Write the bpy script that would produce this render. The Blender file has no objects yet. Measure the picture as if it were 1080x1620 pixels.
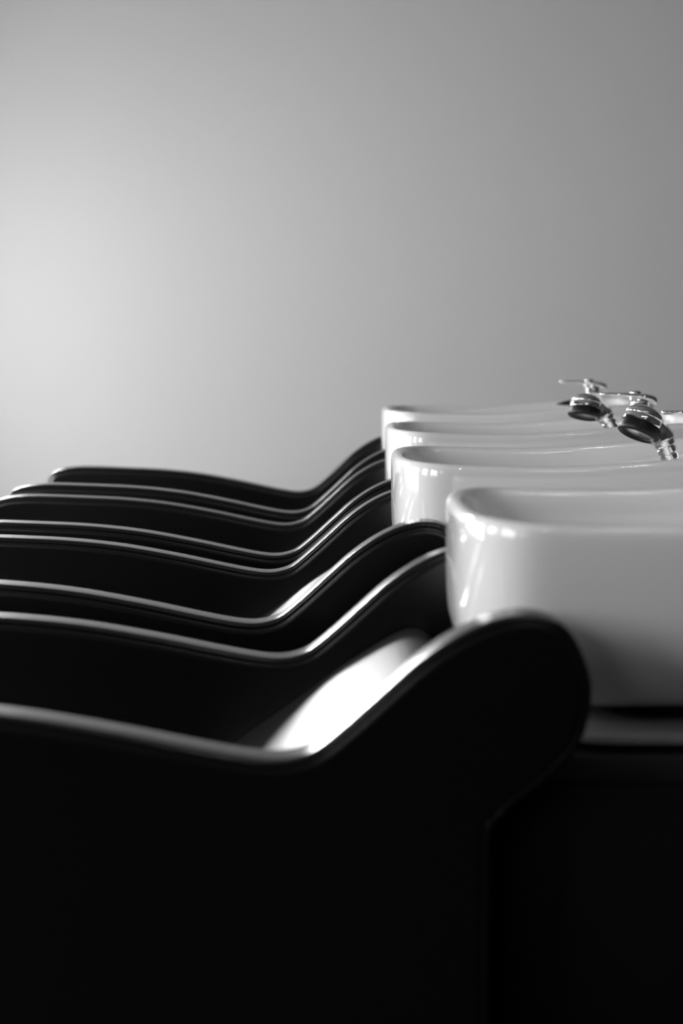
import bpy, bmesh, math, random
from mathutils import Vector, Matrix
from mathutils.geometry import tessellate_polygon

S = bpy.context.scene
C = S.collection
random.seed(4)
CAM_Z = 1.0

# ------------------------------------------------------------------ materials
def mat(name, base, rough, metallic=0.0, coat=0.0, spec=0.5, bump=0.0, bscale=200.0,
        var=0.0, vscale=3.0, emit=None):
    m = bpy.data.materials.new(name)
    m.use_nodes = True
    nt = m.node_tree
    b = nt.nodes['Principled BSDF']
    b.inputs['Base Color'].default_value = (base, base, base, 1)
    b.inputs['Roughness'].default_value = rough
    b.inputs['Metallic'].default_value = metallic
    b.inputs['Coat Weight'].default_value = coat
    b.inputs['Coat Roughness'].default_value = 0.05
    b.inputs['Specular IOR Level'].default_value = spec
    tc = nt.nodes.new('ShaderNodeTexCoord')
    if var > 0:
        n = nt.nodes.new('ShaderNodeTexNoise')
        n.inputs['Scale'].default_value = vscale
        n.inputs['Detail'].default_value = 4
        r = nt.nodes.new('ShaderNodeMapRange')
        r.inputs['To Min'].default_value = base * (1 - var)
        r.inputs['To Max'].default_value = base * (1 + var)
        nt.links.new(tc.outputs['Object'], n.inputs['Vector'])
        nt.links.new(n.outputs['Fac'], r.inputs['Value'])
        nt.links.new(r.outputs['Result'], b.inputs['Base Color'])
    if bump > 0:
        n2 = nt.nodes.new('ShaderNodeTexNoise')
        n2.inputs['Scale'].default_value = bscale
        n2.inputs['Detail'].default_value = 3
        bp = nt.nodes.new('ShaderNodeBump')
        bp.inputs['Strength'].default_value = bump
        bp.inputs['Distance'].default_value = 0.001
        nt.links.new(tc.outputs['Object'], n2.inputs['Vector'])
        nt.links.new(n2.outputs['Fac'], bp.inputs['Height'])
        nt.links.new(bp.outputs['Normal'], b.inputs['Normal'])
    if emit:
        b.inputs['Emission Color'].default_value = (1, 1, 1, 1)
        b.inputs['Emission Strength'].default_value = emit
    return m

M_WALL = mat('pale_paint', 0.72, 0.85, spec=0.2, bump=0.15, bscale=60, var=0.02, vscale=1.2)
M_DARKWALL = mat('dark_paint', 0.07, 0.9, spec=0.1, var=0.05)
M_CEIL = mat('ceiling_paint', 0.20, 0.9, spec=0.1, var=0.05)
M_FLOOR = mat('dark_floor', 0.03, 0.5, spec=0.3, var=0.2, vscale=6)
M_FRAME = mat('window_frame_paint', 0.25, 0.5)
M_LEATHER = mat('black_leather', 0.0022, 0.23, spec=0.5, bump=0.25, bscale=420, var=0.15, vscale=30)
M_CUSHION = mat('black_leather_grained', 0.003, 0.45, spec=0.6, bump=0.55, bscale=300, var=0.15, vscale=30)
M_CERAMIC = mat('white_glazed_ceramic', 0.80, 0.10, coat=0.6, spec=0.5, var=0.01, vscale=5)
M_CHROME = mat('chrome', 0.82, 0.06, metallic=1.0, var=0.02, vscale=40)
M_RUBBER = mat('black_rubber', 0.004, 0.45, spec=0.3)
M_FACE = mat('grey_spray_plate', 0.5, 0.45, bump=0.3, bscale=500)
M_PLINTH = mat('black_laminate', 0.002, 0.6, spec=0.15, var=0.1)
M_PLATE = mat('grey_plate', 0.16, 0.45, spec=0.4, var=0.05)
M_BAND = mat('charcoal_band', 0.012, 0.5, spec=0.3, var=0.1)
M_LAMP = mat('lamp_glow', 0.9, 0.5, emit=60)
M_LAMPRIM = mat('lamp_trim', 0.6, 0.4)

# ------------------------------------------------------------------ helpers
def link_mesh(name, bm, material, parent=None, smooth=True, loc=None):
    bmesh.ops.recalc_face_normals(bm, faces=bm.faces)
    me = bpy.data.meshes.new(name)
    bm.to_mesh(me)
    bm.free()
    if smooth:
        for p in me.polygons:
            p.use_smooth = True
    mats = material if isinstance(material, (list, tuple)) else [material]
    for m in mats:
        me.materials.append(m)
    o = bpy.data.objects.new(name, me)
    C.objects.link(o)
    if parent:
        o.parent = parent
    if loc:
        o.location = loc
    return o

def sharp(o, deg=35):
    me = o.data
    b = bmesh.new()
    b.from_mesh(me)
    for e in b.edges:
        if len(e.link_faces) == 2 and e.calc_face_angle(0) > math.radians(deg):
            e.smooth = False
    b.to_mesh(me)
    b.free()
    return o

def tag(o, label, cat, group=None):
    o['label'] = label
    o['category'] = cat
    if group:
        o['group'] = group
    return o

def thing(name, label, cat, loc, rz=0.0, group=None):
    o = bpy.data.objects.new(name, None)
    o.empty_display_size = 0.1
    C.objects.link(o)
    o.location = loc
    o.rotation_euler = (0, 0, rz)
    return tag(o, label, cat, group)

def dup(root, loc, label, rz=0.0, rot=None):
    r = root.copy()
    C.objects.link(r)
    r.location = loc
    r.rotation_euler = rot if rot else (0, 0, rz)
    r['label'] = label
    for ch in list(root.children):
        c = ch.copy()
        C.objects.link(c)
        c.parent = r
        for g in list(ch.children):
            d = g.copy()
            C.objects.link(d)
            d.parent = c
    return r

def add_box(bm, lo, hi, bevel=0.0, seg=2):
    vs = [bm.verts.new((x, y, z)) for x in (lo[0], hi[0]) for y in (lo[1], hi[1]) for z in (lo[2], hi[2])]
    idx = [(0, 1, 3, 2), (4, 6, 7, 5), (0, 4, 5, 1), (2, 3, 7, 6), (0, 2, 6, 4), (1, 5, 7, 3)]
    fs = [bm.faces.new([vs[i] for i in f]) for f in idx]
    if bevel > 0:
        es = {e for f in fs for e in f.edges}
        bmesh.ops.bevel(bm, geom=list(es), offset=bevel, segments=seg, profile=0.5, affect='EDGES')

def add_rings(bm, rings, cap_start=True, cap_end=True):
    loops = [[bm.verts.new(p) for p in r] for r in rings]
    n = len(loops[0])
    for a, b in zip(loops[:-1], loops[1:]):
        for i in range(n):
            j = (i + 1) % n
            bm.faces.new((a[i], a[j], b[j], b[i]))
    if cap_start:
        bm.faces.new(list(reversed(loops[0])))
    if cap_end:
        bm.faces.new(loops[-1])
    return loops

def lathe(bm, prof, axis_m=None, n=48, cap0=True, cap1=True):
    """prof: list of (r, h) along local z; axis_m: 4x4 matrix placing it"""
    axis_m = axis_m or Matrix.Identity(4)
    rings = []
    for r, h in prof:
        rings.append([axis_m @ Vector((r * math.cos(2 * math.pi * i / n), r * math.sin(2 * math.pi * i / n), h)) for i in range(n)])
    add_rings(bm, rings, cap0, cap1)

def along(p, d):
    d = Vector(d).normalized()
    q = Vector((0, 0, 1)).rotation_difference(d)
    return Matrix.Translation(Vector(p)) @ q.to_matrix().to_4x4()

def catmull(pts, sub=6):
    out = []
    n = len(pts)
    for i in range(n - 1):
        p0 = pts[max(i - 1, 0)]
        p1, p2 = pts[i], pts[i + 1]
        p3 = pts[min(i + 2, n - 1)]
        for k in range(sub):
            t = k / sub
            # centripetal-ish handled by dense points
            q = []
            for a, b, c, d in zip(p0, p1, p2, p3):
                q.append(0.5 * (2 * b + (c - a) * t + (2 * a - 5 * b + 4 * c - d) * t * t + (3 * b - a - 3 * c + d) * t ** 3))
            out.append(tuple(q))
    out.append(tuple(pts[-1]))
    return out

def resample(pts, step):
    L = [0]
    for a, b in zip(pts[:-1], pts[1:]):
        L.append(L[-1] + math.dist(a, b))
    n = max(2, int(L[-1] / step))
    out = []
    k = 0
    for i in range(n + 1):
        s = L[-1] * i / n
        while k < len(L) - 2 and L[k + 1] < s:
            k += 1
        t = (s - L[k]) / max(L[k + 1] - L[k], 1e-9)
        out.append(tuple(p + (q - p) * t for p, q in zip(pts[k], pts[k + 1])))
    return out

# ------------------------------------------------------------------ setting
X_L, X_R, Y_F, Y_B, Z_C = -1.8, 3.2, -3.2, 6.1, 2.8

def struct(name, bm, m, smooth=False):
    o = link_mesh(name, bm, m, smooth=smooth)
    o['kind'] = 'structure'
    return o

def slab(name, lo, hi, m):
    bm = bmesh.new()
    add_box(bm, lo, hi)
    return struct(name, bm, m)

slab('floor', (X_L - .2, Y_F - .2, -.1), (X_R + .2, Y_B + .2, 0), M_FLOOR)
slab('ceiling', (X_L - .2, Y_F - .2, Z_C), (X_R + .2, Y_B + .2, Z_C + .1), M_CEIL)
BW = (X_L + .06, -1.42, 1.05, 2.30)  # unseen back-wall opening, added to throw a gleam onto the chair backs
bm = bmesh.new()
add_box(bm, (X_L - .2, Y_B, 0), (BW[0], Y_B + .2, Z_C))
add_box(bm, (BW[1], Y_B, 0), (X_R + .2, Y_B + .2, Z_C))
add_box(bm, (BW[0], Y_B, 0), (BW[1], Y_B + .2, BW[2]))
add_box(bm, (BW[0], Y_B, BW[3]), (BW[1], Y_B + .2, Z_C))
struct('wall_back', bm, M_WALL)
bm = bmesh.new()
add_box(bm, (BW[0], Y_B + .08, BW[2]), (BW[0] + .02, Y_B + .13, BW[3]))
add_box(bm, (BW[1] - .02, Y_B + .08, BW[2]), (BW[1], Y_B + .13, BW[3]))
add_box(bm, (BW[0] + .02, Y_B + .08, BW[2]), (BW[1] - .02, Y_B + .13, BW[2] + .03))
add_box(bm, (BW[0] + .02, Y_B + .08, BW[3] - .03), (BW[1] - .02, Y_B + .13, BW[3]))
struct('window_5', bm, M_FRAME)
ld = bpy.data.lights.new('daylight', 'AREA')  # added bright panel for the chair gleam, not a known daylight source
ld.shape = 'RECTANGLE'
ld.size = BW[1] - BW[0]
ld.size_y = BW[3] - BW[2]
ld.energy = 140.0 * math.pi * ld.size * ld.size_y
lo = bpy.data.objects.new('daylight', ld)
C.objects.link(lo)
lo.location = ((BW[0] + BW[1]) / 2, Y_B + .19, (BW[2] + BW[3]) / 2)
lo.rotation_euler = (-math.pi / 2, 0, 0)
slab('wall_right', (X_R, Y_F, 0), (X_R + .2, Y_B, Z_C), M_DARKWALL)
slab('wall_front', (X_L - .2, Y_F - .2, 0), (X_R + .2, Y_F, Z_C), M_DARKWALL)

# left wall with three daylight windows; (y0, y1, z0, z1, radiance)
WINS = [(3.25, 5.45, 0.50, 1.48, 11.8, 2),
        (2.15, 2.85, 0.75, 1.75, 9.0, 1),
        (0.20, 1.75, 0.80, 2.00, 8.5, 2),
        (-2.5, -0.3, 1.20, 2.40, 3.0, 5)]
bm = bmesh.new()
ys = sorted(WINS)
y = Y_F
for (y0, y1, z0, z1, L, nm) in ys:
    add_box(bm, (X_L - .2, y, 0), (X_L, y0, Z_C))
    add_box(bm, (X_L - .2, y0, 0), (X_L, y1, z0))
    add_box(bm, (X_L - .2, y0, z1), (X_L, y1, Z_C))
    y = y1
add_box(bm, (X_L - .2, y, 0), (X_L, Y_B, Z_C))
struct('wall_left', bm, M_DARKWALL)

for i, (y0, y1, z0, z1, L, nm) in enumerate(WINS):
    bm = bmesh.new()
    w = .05
    xa, xb = X_L - .13, X_L - .07
    add_box(bm, (xa, y0, z0), (xb, y0 + w, z1))
    add_box(bm, (xa, y1 - w, z0), (xb, y1, z1))
    add_box(bm, (xa, y0 + w, z0), (xb, y1 - w, z0 + w))
    add_box(bm, (xa, y0 + w, z1 - w), (xb, y1 - w, z1))
    for k in range(1, nm + 1):
        yc = y0 + (y1 - y0) * k / (nm + 1)
        add_box(bm, (xa, yc - .025, z0 + w), (xb, yc + .025, z1 - w))
    struct('window_%d' % (i + 1), bm, M_FRAME)
    ld = bpy.data.lights.new('daylight', 'AREA')
    ld.shape = 'RECTANGLE'
    ld.size = z1 - z0
    ld.size_y = y1 - y0
    ld.energy = L * math.pi * (z1 - z0) * (y1 - y0)
    lo = bpy.data.objects.new('daylight', ld)
    C.objects.link(lo)
    lo.location = (X_L - .19, (y0 + y1) / 2, (z0 + z1) / 2)
    lo.rotation_euler = (0, -math.pi / 2, 0)      # shines towards +x

# recessed ceiling downlights above and behind the camera
def make_lamp(loc, label):
    t = thing('ceiling_downlight', label, 'ceiling light', loc, 0, 'ceiling downlights')
    bm = bmesh.new()
    lathe(bm, [(.045, -.002), (.058, -.004), (.058, 0.0), (.045, 0.0)], n=32, cap0=False, cap1=False)
    link_mesh('trim_ring', bm, M_LAMPRIM, t)
    bm = bmesh.new()
    lathe(bm, [(.044, -.001), (.044, 0.0)], n=32)
    link_mesh('diffuser', bm, M_LAMP, t)
    return t
lamp = make_lamp((0.35, 0.2, Z_C), 'round white recessed downlight in the ceiling over the row')
for (x, y) in ((0.75, 0.2), (1.15, 0.2), (1.55, 0.2), (0.35, 1.4), (0.75, 1.4), (1.15, 1.4), (1.55, 1.4)):
    dup(lamp, (x, y, Z_C), 'round white recessed downlight in the ceiling over the row')

# ------------------------------------------------------------------ wash chair
# outline of the side panel in the chair's own x / height (height relative to camera level)
TOP = [(-.775, -1.0 + .02), (-.80, -.80), (-.835, -.62), (-.862, -.50), (-.873, -.455), (-.870, -.428), (-.857, -.406), (-.828, -.393), (-.785, -.3872),
       (-.736, -.3865), (-.629, -.390), (-.521, -.3955), (-.414, -.4069), (-.307, -.4258), (-.205, -.4472), (-.155, -.4565), (-.124, -.4592),
       (-.100, -.4560), (-.076, -.4460), (-.043, -.4190), (-.004, -.3834), (.034, -.3490), (.073, -.3215), (.111, -.3025), (.147, -.2935),
       (.178, -.2955), (.204, -.3100), (.221, -.3380), (.2315, -.3740), (.229, -.4127), (.219, -.4435), (.202, -.4660), (.183, -.4850),
       (.160, -.5040), (.138, -.5220), (.125, -.5400), (.120, -.5650), (.120, -.80), (.120, -.98)]
outline = resample(catmull([(x, z + CAM_Z) for x, z in TOP], 8), 0.0085)

def inset_outline(pts, d):
    n = len(pts)
    out = []
    for i in range(n):
        a = Vector(pts[i - 1]) if i > 0 else Vector(pts[-1])
        b = Vector(pts[i])
        c = Vector(pts[(i + 1) % n])
        t1 = (b - a).normalized()
        t2 = (c - b).normalized()
        n1 = Vector((t1.y, -t1.x))
        n2 = Vector((t2.y, -t2.x))
        m = (n1 + n2)
        m = m / max(m.length_squared, .5) * 2
        out.append(b + m * d)                     # outline runs clockwise: right-hand normal points inward
    return out

def side_panel(y0, t):
    bm = bmesh.new()
    g = .0012
    front = [(.020, 0.0), (.0105, 0.0), (.0096, g), (.0087, .0001), (.0060, .0003), (.0034, .0012), (.0015, .0030), (.0004, .0055), (0, .0085)]
    seq = front + [(e, t - y) for e, y in reversed(front)]
    rings = []
    for e, yy in seq:
        rings.append([(p.x, y0 + yy, p.y) for p in inset_outline(outline, e)])
    loops = add_rings(bm, rings, False, False)
    for lp in (loops[0], loops[-1]):
        for tri in tessellate_polygon([[Vector((v.co.x, v.co.z, 0)) for v in lp]]):
            try:
                bm.faces.new([lp[k] for k in tri])
            except ValueError:
                pass
    return bm

def swept_cushion(curve, under, y0, y1, r):
    """curve: top profile (x,z) list; under: thickness below; pillow-rounded at the two sides"""
    pts = resample(catmull(curve, 8), .012)
    bm = bmesh.new()
    n = len(pts)
    rings = []
    prof = [(y0, -r * 1.0), (y0 + r * .12, -r * .55), (y0 + r * .4, -r * .22), (y0 + r, 0.0)]
    prof += [(y0 + r + (y1 - y0 - 2 * r) * k / 8, .006 * math.sin(math.pi * k / 8)) for k in range(1, 8)]
    prof += [(y1 - r, 0.0), (y1 - r * .4, -r * .22), (y1 - r * .12, -r * .55), (y1, -r)]
    for i, (x, z) in enumerate(pts):
        a = Vector(pts[max(i - 1, 0)])
        c = Vector(pts[min(i + 1, n - 1)])
        t = (c - a).normalized()
        nn = Vector((-t.y, t.x))
        endr = min(i, n - 1 - i)
        drop = (.018, .007, .002)[endr] if endr < 3 else 0
        ring = []
        for yy, off in prof:
            p = Vector((x, z)) + nn * (off - drop)
            ring.append((p.x, yy, p.y))
        b0 = Vector((x, z)) - nn * under
        ring.append((b0.x, y1, b0.y))
        ring.append((b0.x, y0, b0.y))
        rings.append(ring)
    add_rings(bm, rings)
    return bm

ARM_T = .060
CHAIR_W = .614

def make_chair(loc, rz, label):
    t = thing('wash_chair', label, 'chair', loc, rz, 'black wash chairs side by side in the row')
    p1 = link_mesh('side_panel', side_panel(-.035, ARM_T), M_LEATHER, t)
    p2 = link_mesh('side_panel', side_panel(CHAIR_W - .035, ARM_T), M_LEATHER, t)
    ya, yb = -.035 + ARM_T + .001, CHAIR_W - .036
    H = CAM_Z
    seat = [(-.815, H - .60), (-.79, H - .575), (-.72, H - .567), (-.55, H - .578), (-.38, H - .596), (-.28, H - .606), (-.222, H - .608)]
    link_mesh('seat_cushion', swept_cushion(seat, .10, ya, yb, .025), M_CUSHION, t)
    back = [(-.250, H - .627), (-.225, H - .608), (-.195, H - .586), (-.16, H - .560), (-.13, H - .539), (-.083, H - .505), (-.045, H - .476), (-.01, H - .452),
            (.045, H - .418), (.075, H - .408), (.10, H - .406)]
    link_mesh('back_cushion', swept_cushion(back, .05, ya, yb, .020), M_CUSHION, t)
    bm = bmesh.new()
    add_box(bm, (-.77, ya, .06), (.10, yb, H - .70), .01)
    sharp(link_mesh('base', bm, M_PLINTH, t))
    bm = bmesh.new()
    add_box(bm, (-.70, -.02, 0), (.08, CHAIR_W - .07, .058), .004)
    sharp(link_mesh('plinth', bm, M_PLINTH, t))
    return t

DS = [1.908, 2.776, 3.658, 4.458]
CH_DX = [.0485, -.0213, -.0188, -.0044]
CH_DZ = [-.009, .001, .0005, .013]
CH_RZ = [.031, 0, -.003, -.003]
CH_LAB = ['black leather wash chair nearest the camera, with a blown-out white gleam on its sloping back',
          'black leather wash chair directly behind the nearest one, grained back cushion showing grey',
          'black leather wash chair third from the camera, just in front of the farthest chair',
          'black leather wash chair farthest from the camera, silhouetted against the pale wall']
chair = make_chair((CH_DX[0], DS[0], CH_DZ[0] * 0), CH_RZ[0], CH_LAB[0])
chair.location.z = 0
chairs = [chair]
for i in (1, 2, 3):
    chairs.append(dup(chair, (CH_DX[i], DS[i], 0), CH_LAB[i], rz=CH_RZ[i]))
for c, dz in zip(chairs, CH_DZ):
    c.scale.z = 1 + dz / .58                      # adjustable height of each chair

# ------------------------------------------------------------------ wash basin
HW = .258                                          # half width front to back of the row
BL = .72                                           # length from neck end to tap end

def plan(xl, xr, hw, rl, rr, n=24, kl=1.0):
    """rounded rectangle, fixed point count; left corners use elliptic radii (rl along x, rl*kl along y)"""
    pts = []
    ryl = min(rl * kl, hw * .98)
    ryr = min(rr, hw * .98)
    # start near-left corner (y = -hw), going +x
    def arc(cx, cy, rx, ry, a0, a1):
        return [(cx + rx * math.cos(a0 + (a1 - a0) * k / n), cy + ry * math.sin(a0 + (a1 - a0) * k / n)) for k in range(n + 1)]
    pi = math.pi
    def sup(sy, a0, a1, e=2 / 2.9):
        out = []
        for k in range(n + 1):
            a = a0 + (a1 - a0) * k / n
            c, q = abs(math.cos(a)), abs(math.sin(a))
            out.append((xl + rl - rl * c ** e, sy * (hw - ryl + ryl * q ** e)))
        return out
    near = sup(-1, 0, .5 * pi)
    right1 = arc(xr - rr, -hw + ryr, rr, ryr, 1.5 * pi, 2 * pi)
    right2 = arc(xr - rr, hw - ryr, rr, ryr, 0, .5 * pi)
    far = sup(1, .5 * pi, 0)
    def seg(a, b, m):
        return [(a[0] + (b[0] - a[0]) * k / m, a[1] + (b[1] - a[1]) * k / m) for k in range(1, m)]
    pts += near + seg(near[-1], right1[0], 14) + right1 + seg(right1[-1], right2[0], 8) + right2 + seg(right2[-1], far[0], 14) + far + seg(far[-1], near[0], 6)
    return pts

def rim_z(x):
    s = max(0, min(1, x / BL))
    return (CAM_Z - .2035) + .020 * max(0, (s - .40) / .60) ** 1.0 * (1 if s > .4 else 0) - .007 * math.sin(math.pi * min(1, s / .75))

def basin_mesh():
    bm = bmesh.new()
    # (dz below rim or absolute, xl, xr, hw, rl, rr)
    lev = []
    H = CAM_Z
    A = 'abs'
    R = 'rim'
    # underside and flange
    lev.append((A, H - .446, .150, BL - .11, HW - .130, .10, .06))
    lev.append((A, H - .442, .105, BL - .085, HW - .098, .10, .06))
    lev.append((A, H - .436, .080, BL - .070, HW - .078, .10, .06))
    lev.append((A, H - .424, .055, BL - .055, HW - .058, .11, .06))
    lev.append((A, H - .408, .032, BL - .040, HW - .042, .11, .06))
    lev.append((A, H - .392, .018, BL - .028, HW - .029, .11, .06))
    lev.append((A, H - .374, .008, BL - .018, HW - .018, .11, .06))
    lev.append((A, H - .354, .003, BL - .010, HW - .010, .11, .06))
    lev.append((A, H - .330, .001, BL - .005, HW - .005, .11, .06))
    lev.append((A, H - .300, .000, BL - .002, HW - .002, .11, .06))
    lev.append((A, H - .265, 0.0, BL, HW - .000, .11, .06))
    for dz, ins in ((-.030, 0), (-.016, 0), (-.009, .001), (-.0045, .003), (-.0015, .0062), (0, .0105), (-.0005, .0145), (-.0025, .0180), (-.006, .0205), (-.012, .0225), (-.022, .0245)):
        lev.append((R, dz, ins, BL - ins, HW - ins, .11 - ins * .6, .06 - ins * .6))
    # bowl: deck for the tap stays between the outline and the bowl edge at the right
    lev.append((R, -.036, .0255, BL - .20, HW - .0255, .10, .08))
    lev.append((R, -.041, .0260, BL - .21, HW - .0260, .10, .08))
    lev.append((R, -.080, .0290, BL - .22, HW - .0290, .10, .08))
    lev.append((R, -.120, .040, BL - .24, HW - .040, .10, .09))
    lev.append((R, -.150, .068, BL - .27, HW - .068, .10, .09))
    lev.append((R, -.170, .120, BL - .32, HW - .115, .08, .08))
    lev.append((R, -.178, .190, BL - .38, HW - .175, .04, .04))
    rings = []
    for kind, z, xl, xr, hw, rl, rr in lev:
        ring = []
        for (x, y) in plan(xl, xr, hw, rl, rr, kl=9.0):
            ring.append((x, y, z if kind == A else rim_z(x) + z))
        rings.append(ring)
    add_rings(bm, rings)
    ng = [f for f in bm.faces if len(f.verts) > 4]
    bmesh.ops.triangulate(bm, faces=ng)
    return bm

def make_basin(loc, label):
    t = thing('wash_basin', label, 'basin', loc, 0, 'white wash basins behind the chairs')
    bowl = link_mesh('bowl', basin_mesh(), M_CERAMIC, t)
    bm = bmesh.new()
    lathe(bm, [(.026, 0), (.026, .003), (.020, .004), (.017, .002)], Matrix.Translation((.24, 0, rim_z(.24) - .178)), n=32)
    link_mesh('drain_ring', bm, M_CHROME, t)
    def round_plate(levels):
        q = bmesh.new()
        add_rings(q, [[(x, y, CAM_Z + z) for (x, y) in plan(.085 + i, BL - .05 - i, HW - .010 - i, .11 - i * .5, .06 - i * .5, kl=9.0)] for z, i in levels])
        bmesh.ops.triangulate(q, faces=[f for f in q.faces if len(f.verts) > 4])
        return q
    sharp(link_mesh('neck', round_plate([(-.4585, .10), (-.440, .10)]), M_PLINTH, t), 50)
    sharp(link_mesh('mounting_plate', round_plate([(-.470, .004), (-.468, 0), (-.462, 0), (-.4595, .0015), (-.4585, .006)]), M_PLATE, t), 50)
    sharp(link_mesh('spacer', round_plate([(-.480, .014), (-.470, .014)]), M_PLINTH, t), 50)
    bm = bmesh.new()
    add_box(bm, (.055, -HW + .004, CAM_Z - .517), (BL - .055, HW - .004, CAM_Z - .480), .006)
    sharp(link_mesh('top_band', bm, M_BAND, t))
    bm = bmesh.new()
    add_box(bm, (.050, -HW - .005, 0), (BL - .05, HW + .005, CAM_Z - .516), .004)
    sharp(link_mesh('pedestal', bm, M_PLINTH, t))
    return t

BX = [.140, .091, .102, .112]
BDZ = [-.004, .002, .008, .018]
B_LAB = ['large white ceramic wash basin nearest the camera, bright window gleams on its corner',
         'white ceramic wash basin second from the camera, just behind the nearest one',
         'white ceramic wash basin third from the camera, seen mostly as a rim',
         'white ceramic wash basin farthest from the camera, topmost rim against the wall']
def by(i):
    return DS[i] + CHAIR_W / 2 - .005
basin = make_basin((BX[0], by(0), 0), B_LAB[0])
basins = [basin]
for i in (1, 2, 3):
    basins.append(dup(basin, (BX[i], by(i), 0), B_LAB[i]))
for b, dz in zip(basins, BDZ):
    b.scale.z = 1 + dz / .8

# ------------------------------------------------------------------ mixer tap and hand shower
def make_tap(loc, label):
    """origin at the foot of the tap on the basin deck"""
    t = thing('mixer_tap', label, 'tap', loc, 0, 'chrome mixer taps on the basins')
    bm = bmesh.new()
    lathe(bm, [(.030, -.0088), (.030, .004), (.026, .008), (.024, .010), (.0235, .045), (.0245, .047), (.0245, .052), (.0225, .054), (.021, .064), (.014, .068)], n=40)
    body = link_mesh('body', bm, M_CHROME, t)
    sharp(body, 40)
    bm = bmesh.new()
    # lever: thin tapering plate reaching towards the neck end, slightly drooping to its hinge
    secs = [(-.088, .0855, .006, .0013), (-.085, .0855, .010, .0020), (-.060, .0850, .013, .0024), (-.030, .0840, .015, .0028), (0, .0815, .017, .0036),
            (.020, .0775, .019, .0045), (.034, .0735, .017, .0050), (.042, .0700, .012, .0048), (.045, .0685, .006, .003)]
    rings = []
    for x, z, w, h in secs:
        ring = []
        for k in range(16):
            a = 2 * math.pi * k / 16
            ca, sa = math.cos(a), math.sin(a)
            ring.append((x - .006, w * math.copysign(abs(ca) ** .6, ca), z - .003 + h * 1.9 * math.copysign(abs(sa) ** .8, sa)))
        rings.append(ring)
    add_rings(bm, rings)
    lever = link_mesh('lever', bm, M_CHROME, t)
    bm = bmesh.new()
    lathe(bm, [(.013, .083), (.014, .086), (.012, .0895), (.006, .0905)], Matrix.Translation((-.012, 0, 0)), n=32)
    link_mesh('lever_cap', bm, M_CHROME, lever)
    bm = bmesh.new()
    lathe(bm, [(.008, .064), (.0075, .072), (.008, .082)], n=24)
    lathe(bm, [(.0035, .060), (.0035, .081)], Matrix.Translation((-.020, 0, 0)), n=16)
    link_mesh('lever_stem', bm, M_CHROME, lever)
    return t

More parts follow.
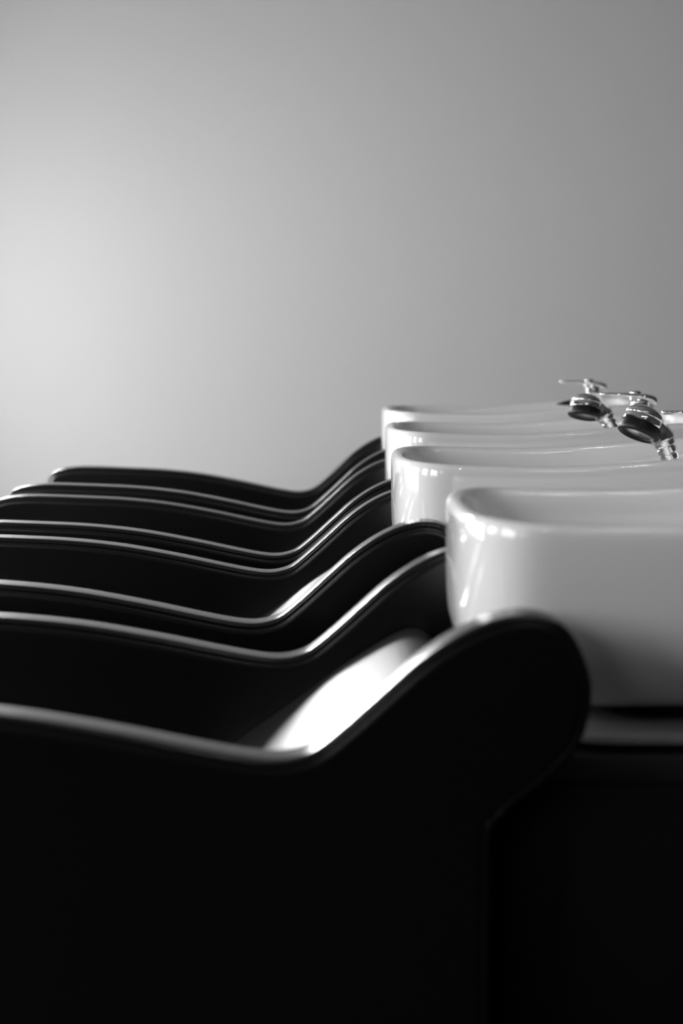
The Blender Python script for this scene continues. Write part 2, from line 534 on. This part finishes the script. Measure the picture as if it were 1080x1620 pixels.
def make_shower(loc, rot, label):
    """origin at the foot of the handle; handle rises up and to the left, head bends over"""
    t = thing('hand_shower', label, 'hand shower', loc, 0, 'chrome hand showers')
    t.rotation_euler = rot
    top = Vector((-.028, 0, .040))
    # handle: ringed chrome tube
    bm = bmesh.new()
    L = top.length
    lathe(bm, [(.0145, 0), (.0155, .002), (.0155, .010), (.0135, .011), (.0135, .013), (.0160, .014), (.0160, .022), (.0140, .023), (.0140, .025),
               (.0170, .026), (.0175, .034), (.0155, .036), (.0155, .038), (.0190, .040), (.0195, L)], along((0, 0, 0), top), n=40)
    sharp(link_mesh('handle', bm, M_CHROME, t), 40)
    # swivel collar between handle and head
    bm = bmesh.new()
    lathe(bm, [(.0180, 0), (.0215, .004), (.0215, .010), (.0180, .022), (.0130, .034), (.010, .040)], along(top - Vector((-.002, 0, .002)), (-.55, -.02, .62)), n=10)
    sharp(link_mesh('collar', bm, M_CHROME, t), 25)
    # domed head, axis pointing down and a little towards the viewer
    ax = Vector((-.14, -.25, -1)).normalized()
    cen = Vector((-.076, -.004, .047))               # centre of the black ring
    m = along(cen, -ax)
    bm = bmesh.new()
    R = .0365
    prof = [(R * .9, .006), (R * .985, .008), (R * 1.0, .011), (R * .995, .022), (R * .97, .0228), (R * .985, .0236)]
    for k in range(1, 11):
        a = k / 11 * math.pi / 2
        prof.append((R * .985 * math.cos(a), .0236 + .0215 * math.sin(a)))
    prof.append((.002, .0452))
    lathe(bm, prof, m, n=56)
    head = link_mesh('spray_head', bm, M_CHROME, t)
    sharp(head, 50)
    bm = bmesh.new()
    lathe(bm, [(R * .80, -.0060), (R * .84, -.0105), (R * .96, -.0110), (R * 1.03, -.0085), (R * 1.045, -.004), (R * 1.035, .0085), (R * 1.0, .0105), (R * .9, .0105)], m, n=56, cap0=False, cap1=False)
    link_mesh('rubber_ring', bm, M_RUBBER, head)
    bm = bmesh.new()
    lathe(bm, [(R * .82, -.006), (R * .4, -.0055), (.002, -.0053)], m, n=48)
    link_mesh('spray_plate', bm, M_FACE, head)
    return t

T_LAB = {1: 'chrome mixer tap at the right picture edge, on the second basin from the camera',
         2: 'chrome mixer tap whose flat lever lies behind the larger, nearer hand shower',
         3: 'chrome mixer tap on the farthest basin, its flat lever highest of all'}
def deck(i):
    return (rim_z(BL - .1) - .0360) * (1 + BDZ[i] / .8)
TX = [.60, .603, .613, .610]
taps = []
for i in (1, 2, 3):
    loc = (BX[i] + TX[i] - .02, by(i) + .02, deck(i) + .0095)
    taps.append(make_tap(loc, T_LAB[i]) if not taps else dup(taps[0], loc, T_LAB[i]))

bm = bmesh.new()
lathe(bm, [(.011, 0), (.010, .03), (.006, .062), (.0025, .078), (.0005, .084)], along((-.018, 0, .028), (-1, 0, -.10)), n=24)  # thin black sliver of unknown kind, modelled as a tapering cone
link_mesh('sliver', bm, M_RUBBER, taps[2])['label'] = 'pointed black spout'

sh = make_shower((.633, by(2) - .03, deck(2) + .001), (0, math.radians(2), 0), 'smaller chrome hand shower with level black ring, third basin from the camera')
dup(sh, (.592, by(1) - .03, deck(1) - .002), 'larger tilted chrome hand shower with black ring, near the right picture edge', rot=(0, math.radians(15), 0))

# ------------------------------------------------------------------ camera, world, view
cam = bpy.data.cameras.new('camera')
cam.sensor_fit = 'VERTICAL'
cam.sensor_height = 36
cam.lens = 60
cam.clip_start = .05
cam.dof.use_dof = True
cam.dof.focus_distance = 3.25
cam.dof.aperture_fstop = 2.8
co = bpy.data.objects.new('camera', cam)
C.objects.link(co)
co.location = (0, 0, CAM_Z)
co.rotation_euler = (math.radians(90 - 5.744), 0, 0)
S.camera = co

w = bpy.data.worlds.new('world')
S.world = w
w.use_nodes = True
w.node_tree.nodes['Background'].inputs['Color'].default_value = (.5, .5, .5, 1)
w.node_tree.nodes['Background'].inputs['Strength'].default_value = .3

vs = S.view_settings
S.display_settings.display_device = 'sRGB'
vs.view_transform = 'Standard'
vs.look = 'None'
vs.exposure = 0.15
vs.gamma = 1.0
vs.use_curve_mapping = False
